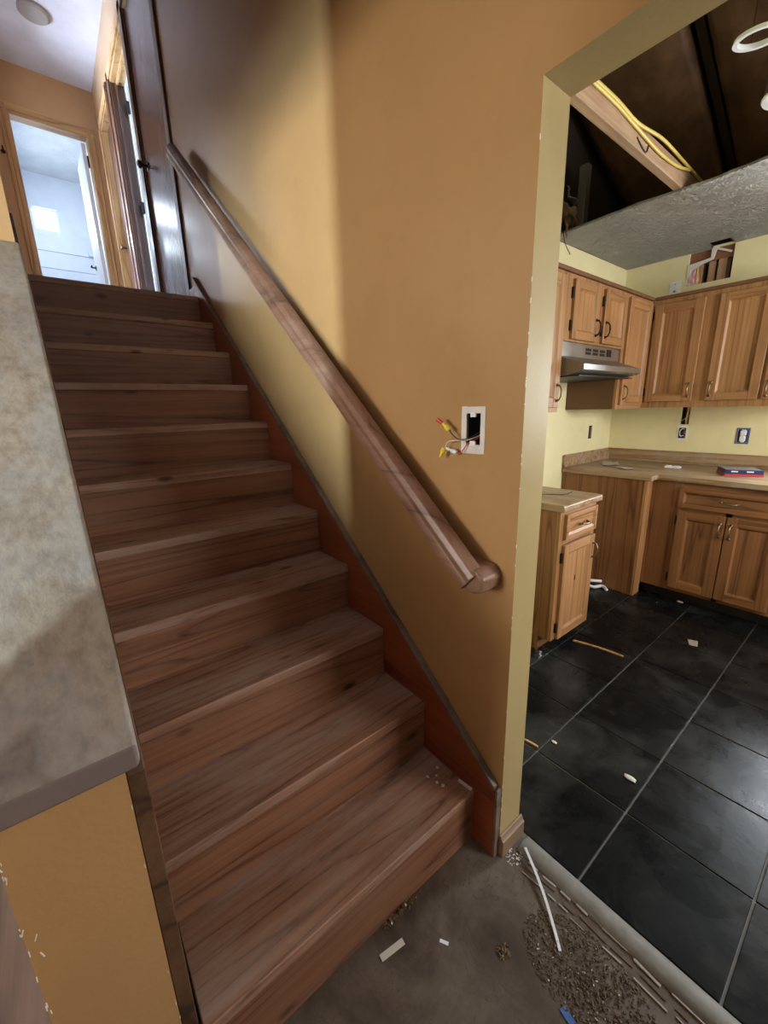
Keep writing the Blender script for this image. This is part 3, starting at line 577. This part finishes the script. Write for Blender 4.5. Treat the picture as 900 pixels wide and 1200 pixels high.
# crumpled scraps hanging by the corner of ceiling opening
def scrap(name, c, sx, sy, mat, rot, seed, lab, amp=.03):
    mb = MB(); n = 10; m_ = Matrix.Translation(c) @ Matrix.Rotation(rot[2],4,'Z') @ Matrix.Rotation(rot[1],4,'Y') @ Matrix.Rotation(rot[0],4,'X')
    for t in (0,.0015):
        for i in range(n+1):
            for j in range(n+1):
                u,v_ = (i/n-.5)*sx,(j/n-.5)*sy
                z = amp*noise.noise(Vector((u*14+seed,v_*14,seed)))+amp*.5*noise.noise(Vector((u*40,v_*40+seed,seed)))
                mb.v.append(tuple(m_ @ Vector((u*(1+.25*noise.noise(Vector((v_*20,seed,0)))),v_*(1+.25*noise.noise(Vector((u*20,seed,5)))),z+t))))
    k = (n+1)**2; q = lambda i,j,t: t*k+i*(n+1)+j
    for t in (0,1):
        for i in range(n):
            for j in range(n): mb.f.append([q(i,j,t),q(i+1,j,t),q(i+1,j+1,t),q(i,j+1,t)]); mb.m.append(0)
    for i in range(n):
        for (a,b_) in (((i,0),(i+1,0)),((i,n),(i+1,n)),((0,i),(0,i+1)),((n,i),(n,i+1))):
            mb.f.append([q(*a,0),q(*b_,0),q(*b_,1),q(*a,1)]); mb.m.append(0)
    o = mb.build(name,mat,smooth=True); tag(o,lab[0],lab[1]); return o
scrap('paper_scrap',(1.82,.87,2.50),.20,.10,M['kraft'],(.5,.2,.5),3,('crumpled brown kraft paper at the corner of the opened ceiling','paper scrap'))
scrap('foil_scrap',(1.86,.885,2.60),.10,.12,M['stainless'],(1.2,.3,.4),9,('shiny crumpled foil in the dark ceiling corner','foil scrap'),.04)
scrap('insulation_scrap',(1.82,.875,2.425),.035,.10,M['redwood'],(1.4,.1,.5),5,('small brown insulation rag over the broken ceiling edge','insulation scrap'),.015)
o = B(1.95,2.0,.84,.89,2.434,2.80).build('short_post',M['hoodgrey']); tag(o,'grey post in the dark ceiling corner behind scraps','post')
o = MB().tube(curve([(1.83,.90,2.43),(1.83,.885,2.36),(1.86,.86,2.29)]),.0025,6).build('wire',M['wblack'],smooth=True); tag(o,'thin dark wire dangling from the broken ceiling edge','wire')

# ------------------------------------------------------------------ cabinet builders
def frm(facing, f):
    # returns box(u0,u1,d0,d1,z0,z1): d = distance out of the face plane
    if facing=='y': return (lambda u0,u1,d0,d1,z0,z1,mb=None:(mb or MB()).box(u0,u1,f-d0,f-d1,z0,z1)), (lambda u,d,z:(u,f-d,z)), 'x'
    return (lambda u0,u1,d0,d1,z0,z1,mb=None:(mb or MB()).box(f-d0,f-d1,u0,u1,z0,z1)), (lambda u,d,z:(f-d,u,z)), 'y'
def pull(P, u, z, L, d0, parent, horizontal=False, mat=None):
    mb = MB(); Q = (lambda t,d:P(u+t,d,z)) if horizontal else (lambda t,d:P(u,d,z+t))
    mb.tube([Q(-L/2,d0+.002),Q(-L/2+.004,d0+.016),Q(-L*.25,d0+.026),Q(0,d0+.029),Q(L*.25,d0+.026),Q(L/2-.004,d0+.016),Q(L/2,d0+.002)],[.0065,.0045,.0042,.0055,.0042,.0045,.0065],8)
    for t in (-L/2,L/2): mb.tube([Q(t,d0-.0005),Q(t,d0+.004)],.009,8)
    return mb.build('handle',mat or M['bronze'],parent,smooth=True)
def door(parent, facing, f, u0,u1,z0,z1, hside=None, hz=None, wd='oak_', hinge=None, fw=.055, drawer=False, hmat=None):
    BX,P,ua = frm(facing,f); T = .019
    wz, wu = M[wd+('z' if not drawer else ua)], M[wd+ua]
    stile = BX(u0,u1,.0004,.0065,z0,z1).build('drawer' if drawer else 'door',wz,parent)
    for q in ((u0,u0+fw),(u1-fw,u1)): BX(*q,.0065,T,z0,z1).build('stile',wz,stile,bevel=.003)
    for q in ((z0,z0+fw),(z1-fw,z1)): BX(u0+fw,u1-fw,.0065,T-.0004,*q).build('rail',wu,stile,bevel=.003)
    a,b_,c_,d_ = u0+fw,u1-fw,z0+fw,z1-fw; e = .010
    pp = [P(a,T-.002,c_),P(b_,T-.002,c_),P(b_,T-.002,d_),P(a,T-.002,d_),P(a+e,.009,c_+e),P(b_-e,.009,c_+e),P(b_-e,.009,d_-e),P(a+e,.009,d_-e)]
    pm = MB().poly(pp,[(0,1,5,4),(1,2,6,5),(2,3,7,6),(3,0,4,7),(4,5,6,7)])
    pm.build('panel',M[wd+('z' if not drawer else ua)],stile)
    if drawer: pull(P,(u0+u1)/2 if hside is None else hside,(z0+z1)/2,.085,T,stile,True,hmat)
    elif hside is not None: pull(P,hside,hz,.085,T,stile,False,hmat)
    if hinge is not None:
        for zz in (z0+.07,z1-.07): BX(hinge-.006,hinge+.006,.0,.012,zz-.028,zz+.028).build('hinge',M['black'],stile)
    return stile
# ---- uppers on the hood wall
def ucab(loc, lab, x0,x1,z0,z1, yf=.65, grp='upper kitchen cabinets'):
    t = thing('upper_cabinet',loc,lab,'cabinet',grp)
    return t
t = ucab((1.22,.82,1.335),'tall upper cabinet partly hidden behind the doorway edge, left of the range hood',1.0,1.435,1.335,2.07)
B(1.0,1.4345,.6515,.989,1.335,2.07).build('carcass',M['inside'],t); 
for q in ((1.0,1.05,1.335,2.07),(1.40,1.4345,1.335,2.07),(1.05,1.40,1.335,1.36),(1.05,1.40,2.045,2.07)): B(q[0],q[1],.632,.651,q[2],q[3]).build('frame_rail',M['oak_z'],t,bevel=.001)
door(t,'y',.632,1.03,1.412,1.36,2.045,1.385,1.44); B(.99,1.4345,.618,.66,2.0705,2.092).build('top_moulding',M['inside'],t,bevel=.003)
t = ucab((1.81,.82,1.725),'short upper cabinet with two doors above the range hood',1.436,2.195,1.725,2.07)
B(1.436,2.1945,.6515,.989,1.725,2.07).build('carcass',M['inside'],t)
for q in ((1.436,1.53,1.725,2.07),(1.79,1.90,1.725,2.07),(2.16,2.1945,1.725,2.07),(1.53,1.79,1.725,1.75),(1.90,2.16,1.725,1.75),(1.53,1.79,2.04,2.07),(1.90,2.16,2.04,2.07)): B(q[0],q[1],.632,.651,q[2],q[3]).build('frame_rail',M['oak_z'],t,bevel=.001)
door(t,'y',.632,1.505,1.80,1.737,2.045,1.775,1.815,hinge=1.500,fw=.045,hmat=M['black']); door(t,'y',.632,1.875,2.175,1.737,2.045,1.90,1.815,hinge=1.870,fw=.045,hmat=M['black'])
B(1.436,2.1945,.618,.66,2.0705,2.092).build('top_moulding',M['inside'],t,bevel=.003)
t = ucab((2.42,.82,1.335),'tall narrow upper cabinet in the corner right of the range hood',2.196,2.65,1.335,2.07)
B(2.196,2.65,.6515,.989,1.335,2.07).build('carcass',M['inside'],t)
for q in ((2.196,2.25,1.335,2.07),(2.60,2.645,1.335,2.07),(2.25,2.60,1.335,1.365),(2.25,2.60,2.045,2.07)): B(q[0],q[1],.632,.651,q[2],q[3]).build('frame_rail',M['oak_z'],t,bevel=.001)
door(t,'y',.632,2.232,2.600,1.362,2.048,2.262,1.445,hinge=2.608); B(2.196,2.632,.618,.66,2.0705,2.092).build('top_moulding',M['inside'],t,bevel=.003)
# ---- uppers on back wall
t = ucab((2.82,.30,1.335),'wide upper cabinet with two oak doors on the back wall, in the corner',0,0,0,0)
B(2.652,2.999,-.060,.648,1.335,2.07).build('carcass',M['inside'],t)
for q in ((.575,.63,1.335,2.07),(.235,.325,1.335,2.07),(-.0595,-.02,1.335,2.07),(.325,.575,1.335,1.38),(-.02,.235,1.335,1.38),(.325,.575,2.04,2.07),(-.02,.235,2.04,2.07)): B(2.633,2.652,q[0],q[1],q[2],q[3]).build('frame_rail',M['oak_z'],t,bevel=.001)
door(t,'x',2.633,.315,.608,1.378,2.038,.338,1.452,hinge=.614); door(t,'x',2.633,-.035,.236,1.378,2.038,.214,1.452,fw=.05,hinge=None)
B(2.62,2.66,-.060,.617,2.0705,2.092).build('top_moulding',M['inside'],t,bevel=.003)
t = ucab((2.82,-.21,1.335),'upper cabinet at the edge of view on the back wall, handle showing',0,0,0,0)
B(2.652,2.999,-.36,-.0605,1.335,2.07).build('carcass',M['inside'],t)
for q in ((-.36,-.32,1.335,2.07),(-.09,-.0605,1.335,2.07),(-.32,-.09,1.335,1.38),(-.32,-.09,2.04,2.07)): B(2.633,2.652,q[0],q[1],q[2],q[3]).build('frame_rail',M['oak_z'],t,bevel=.001)
door(t,'x',2.633,-.345,-.052,1.378,2.038,-.072,1.44); B(2.62,2.66,-.36,-.0605,2.0705,2.092).build('top_moulding',M['inside'],t,bevel=.003)
# ---- range hood
t = thing('range_hood',(1.81,.8,1.53),'grey steel under-cabinet range hood with slotted vent panel','range hood')
prof = [(.985,1.7245),(.645,1.7245),(.645,1.645),(.50,1.590),(.50,1.560),(.512,1.552),(.60,1.535),(.985,1.535)]
MB().prism(prof,1.4375,2.193).build('hood_shell',M['hoodgrey'],t,bevel=.003)
B(1.4375,2.193,.6435,.6445,1.647,1.724).build('vent_panel',M['stainless'],t)
B(1.4375,2.193,.4945,.4995,1.560,1.590).build('front_lip',M['stainless'],t,bevel=.001)
for k in range(4):
    xx = 1.735+.092*k
    for r_ in range(2 if k<3 else 3): B(xx,xx+.07,.6425,.6434,1.668+r_*.020*(1 if k<3 else .7),1.684+r_*.020*(1 if k<3 else .7)).build('vent_slot',M['toe'],t)
B(1.46,2.17,.53,.96,1.529,1.5345).build('filter',M['toe'],t)
# ---- small base cabinet
t = thing('base_cabinet',(1.29,.69,0),'narrow oak base cabinet with one drawer and one door, standing alone by the doorway','cabinet','base kitchen cabinets')
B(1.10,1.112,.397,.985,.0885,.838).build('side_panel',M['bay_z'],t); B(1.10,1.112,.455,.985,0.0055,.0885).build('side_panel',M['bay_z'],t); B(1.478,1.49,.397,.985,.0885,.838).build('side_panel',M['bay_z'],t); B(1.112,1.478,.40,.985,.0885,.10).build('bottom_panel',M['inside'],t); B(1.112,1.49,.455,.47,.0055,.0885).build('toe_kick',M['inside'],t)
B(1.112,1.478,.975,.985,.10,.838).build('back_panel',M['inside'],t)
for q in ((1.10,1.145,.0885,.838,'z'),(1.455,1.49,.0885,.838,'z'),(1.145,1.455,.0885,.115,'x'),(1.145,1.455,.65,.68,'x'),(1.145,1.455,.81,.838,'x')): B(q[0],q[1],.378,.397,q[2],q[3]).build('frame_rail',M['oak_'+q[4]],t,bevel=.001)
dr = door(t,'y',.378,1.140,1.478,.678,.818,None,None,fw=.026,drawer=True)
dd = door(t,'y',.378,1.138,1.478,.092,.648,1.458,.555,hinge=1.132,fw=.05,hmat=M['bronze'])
B(1.29,1.302,.368,.3692,.408,.440).build('dent',M['toe'],dd)
ct = MB().prism([(.352,.845),(.360,.838),(.985,.838),(.985,.872),(.362,.876),(.354,.870)],1.085,1.507).build('worktop',M['laminate'],t,bevel=.004); ct['label'] = 'striped laminate top'
# ---- corner base run
t = thing('base_cabinet',(2.66,.2,0),'long oak base cabinet run in the kitchen corner, two doors below a false drawer','cabinet','base kitchen cabinets')
B(2.229,2.245,.397,.985,.0055,.858).build('end_panel',M['bay_z'],t)
B(2.229,2.330,.378,.397,.0055,.858).build('corner_stile',M['oak_z'],t,bevel=.001)
B(2.35,2.98,-1.4,.985,.09,.10).build('bottom_panel',M['inside'],t); B(2.40,2.415,-1.4,.39,.0055,.09).build('toe_kick',M['toe'],t)
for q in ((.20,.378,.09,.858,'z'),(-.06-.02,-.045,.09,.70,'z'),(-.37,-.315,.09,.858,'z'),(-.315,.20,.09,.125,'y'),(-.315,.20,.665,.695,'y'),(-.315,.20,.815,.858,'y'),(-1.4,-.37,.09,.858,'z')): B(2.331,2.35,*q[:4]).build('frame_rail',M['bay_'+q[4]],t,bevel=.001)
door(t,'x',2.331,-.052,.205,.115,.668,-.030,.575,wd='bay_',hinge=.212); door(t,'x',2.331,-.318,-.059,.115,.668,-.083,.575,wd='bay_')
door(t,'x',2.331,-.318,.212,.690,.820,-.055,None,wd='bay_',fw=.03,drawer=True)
# ---- L worktop
t = thing('worktop',(2.6,.2,.86),'dusty striped laminate worktop turning the kitchen corner with raised backsplash','worktop')
L = [(2.212,.985),(2.212,.356),(2.218,.350),(2.300,.350),(2.306,.344),(2.306,-1.4),(2.982,-1.4),(2.982,.985)]
MB().prism(L,.8585,.893,'z').build('counter_slab',M['laminate'],t,bevel=.006,seg=3)
MB().box(2.214,2.98,.966,.986,.8932,.99).build('backsplash',M['laminate'],t,bevel=.004); MB().box(2.98,2.9995,-1.4,.986,.8932,.99).build('backsplash',M['laminate'],t,bevel=.004)
# ---- things on the worktop
bx = thing('flat_box',(2.66,.0,.894),'flat navy and red cardboard box lying on the worktop','box')
MB().obox((2.66,-.01,.9005),.19,.20,.013,.45).build('box_base',M['red'],bx); MB().obox((2.66,-.01,.9205),.185,.195,.026,.45).build('box_lid',M['blue'],bx); MB().obox((2.66,-.01,.934),.17,.18,.001,.45).build('box_top_sheet',M['boxtop'],bx)
R45 = Matrix.Rotation(.45,3,'Z')
for (u,v_) in ((-.0935,.05),(-.0935,-.03)):
    p = R45 @ Vector((u,v_,0)); MB().obox((2.66+p.x,-.01+p.y,.923),.0012,.035,.008,.45).build('printed_mark',M['plate'],bx)
for (u,v_) in ((-.03,-.0985),(.05,-.0985)):
    p = R45 @ Vector((u,v_,0)); MB().obox((2.66+p.x,-.01+p.y,.922),.035,.0012,.009,.45).build('printed_mark',M['plate'],bx)
o = MB().obox((2.70,.385,.901),.045,.10,.014,.1).obox((2.70,.36,.910),.03,.035,.006,.1).obox((2.70,.41,.910),.03,.035,.006,.1).build('loose_outlet',M['plate'],bevel=.003); tag(o,'loose white outlet lying on the worktop','outlet')
scrap('paper_scrap',(2.62,.80,.902),.22,.12,M['paper'],(0,0,.4),21,('pale sheet of dusty paper in the back of the worktop corner','paper scrap'),.006)
scrap('paper_scrap',(2.45,.62,.901),.10,.08,M['paper'],(0,0,1.1),22,('small pale paper flake near the front of the worktop','paper scrap'),.006)
o = MB().tube(curve([(1.12,.62,.880),(1.24,.58,.882),(1.33,.50,.879),(1.44,.50,.879)]),.0025,6).build('wire',M['wblack'],smooth=True); tag(o,'thin dark wire lying on the narrow cabinet top','wire')
# ---- things on kitchen floor
def stick(name, a, b_, wd, th_, mat, lab, cat, bend=0):
    a = Vector(a); b_ = Vector(b_); d_ = b_-a; ang = math.atan2(d_.y,d_.x); mb = MB(); n_ = 8; nrm = Vector((-d_.y,d_.x,0)).normalized()
    pts = [a+d_*i/n_+nrm*bend*math.sin(math.pi*i/n_) for i in range(n_+1)]
    for p in pts:
        for s_ in (-1,1):
            for z in (0,th_): mb.v.append((p.x+nrm.x*wd/2*s_,p.y+nrm.y*wd/2*s_,p.z+z))
    for i in range(n_):
        k_ = 4*i
        for f in ((0,4,5,1),(2,3,7,6),(1,5,7,3),(0,2,6,4)): mb.f.append([k_+q for q in f]); mb.m.append(0)
    mb.f += [[0,1,3,2],[4*n_,4*n_+2,4*n_+3,4*n_+1]]; mb.m += [0,0]
    return tag(mb.build(name,mat),lab,cat)
stick('wood_strip',(1.335,.360,.0065),(1.386,.100,.0065),.012,.006,M['lightoak'],'thin pale wood strip lying on the black tiles by the narrow cabinet','wood strip',.012)
stick('wood_strip',(.447,.150,.0065),(.466,.060,.0065),.008,.005,M['lightoak'],'short yellow splinter on the black tiles beside the stair wall','splinter',.004)
for (xx,yy,s_,lab) in ((.595,-.242,.022,'white plaster crumb on the black tile near the threshold'),(.54,.03,.013,'pale crumb on the black tile beside the yellow splinter'),(2.36,.12,.02,'white crumb on the tiles below the oak cabinet doors')):
    bm = bmesh.new(); bmesh.ops.create_icosphere(bm,subdivisions=2,radius=1)
    for v_ in bm.verts: v_.co = v_.co*(1+.3*noise.noise(v_.co*2+Vector((xx,yy,0)))); v_.co = Vector((v_.co.x*s_*.5+xx,v_.co.y*s_+yy,v_.co.z*s_*.25+.006+s_*.24))
    me = bpy.data.meshes.new('plaster_crumb'); bm.to_mesh(me); bm.free(); me.materials.append(M['drywall']); o = bpy.data.objects.new('plaster_crumb',me); C.objects.link(o); tag(o,lab,'crumb')
scrap('plaster_flake',(1.83,-.10,.0075),.07,.045,M['card'],(0,0,.3),31,('thin dusty plaster flake on a tile in the middle of the kitchen','plaster flake'),.004)
o = MB().tube(curve([(2.20,.70,.03),(2.16,.66,.055),(2.22,.60,.05)]),.012,8).tube(curve([(2.13,.68,.03),(2.14,.62,.02),(2.20,.58,.022),(2.16,.53,.019)]),.012,8).build('drain_hose',M['plate'],smooth=True); tag(o,'curled white hose on the floor in the empty stove gap','hose')
o = MB().tube([(1.075,.43,.006),(1.075,.43,.03)],.022,10).build('metal_foot',M['chrome']); tag(o,'shiny metal foot by the narrow cabinet toe','foot')
# ---- debris on the subfloor
stick('plastic_strip',(.070,-.137,.015),(-.078,-.336,.002),.0075,.003,M['plate'],'long thin white plastic strip leaning on the threshold','plastic strip',.008)
stick('cardboard_slip',(-.447,-.052,.0005),(-.378,-.062,.0005),.016,.0015,M['paper'],'small beige cardboard slip at the foot of the stairs','cardboard slip')
stick('paper_slip',(-.302,-.122,.0005),(-.290,-.142,.0005),.008,.001,M['plate'],'tiny white paper slip on the subfloor','paper slip')
stick('tape_scrap',(-.170,-.392,.0005),(-.178,-.425,.0005),.016,.0015,M['bluetape'],'blue tape scrap at the bottom edge of view','tape')
def heap(name, cx, cy, rx, ry, n_, sz, hmax, mat, lab, cat, kind=None):
    mb = MB()
    for i in range(n_):
        a = random.uniform(0,6.283); r_ = random.random()**.6; x = cx+rx*r_*math.cos(a); y = cy+ry*r_*math.sin(a); s_ = sz*random.uniform(.35,1)
        mb.obox((x,y,s_*.18+hmax*(1-r_)*random.random()),s_*random.uniform(.4,1.4),s_*random.uniform(.3,.9),s_*.35,random.uniform(0,3),rx=random.uniform(-.5,.5),ry=random.uniform(-.5,.5),mi=0 if random.random()>.04 else 1)
    return tag(mb.build(name,[mat,M['paper']]),lab,cat,kind=kind)
heap('rubble',-.075,-.40,.10,.16,1800,.006,.006,M['rubble'],'crumbled brown adhesive rubble on the subfloor beside the threshold','rubble','stuff')
heap('dirt_clump',-.190,-.243,.018,.018,90,.007,.006,M['dirt'],'dark round clump of dirt on the subfloor','dirt clump','stuff')
heap('sawdust',-.335,-.006,.075,.012,260,.006,.010,M['dirt'],'dirt swept against the bottom riser','dirt','stuff')
heap('plaster_crumbs',.03,-.125,.03,.025,60,.006,.002,M['drywall'],'plaster crumbs beside the baseboard','crumbs','stuff')
mb = MB()
for (x,y) in ((-.075,.115),(-.092,.095),(-.085,.075),(-.05,.135),(-.10,.13)): mb.obox((x,y,H+.0008),random.uniform(.006,.012),random.uniform(.005,.010),.0015,random.uniform(0,3))
mb.obox((-.030,.03,H+.003),.008,.05,.006,.12)
tag(mb.build('plaster_flakes',M['drywall']),'white flakes scattered on the right end of the lowest tread','flakes',kind='stuff')
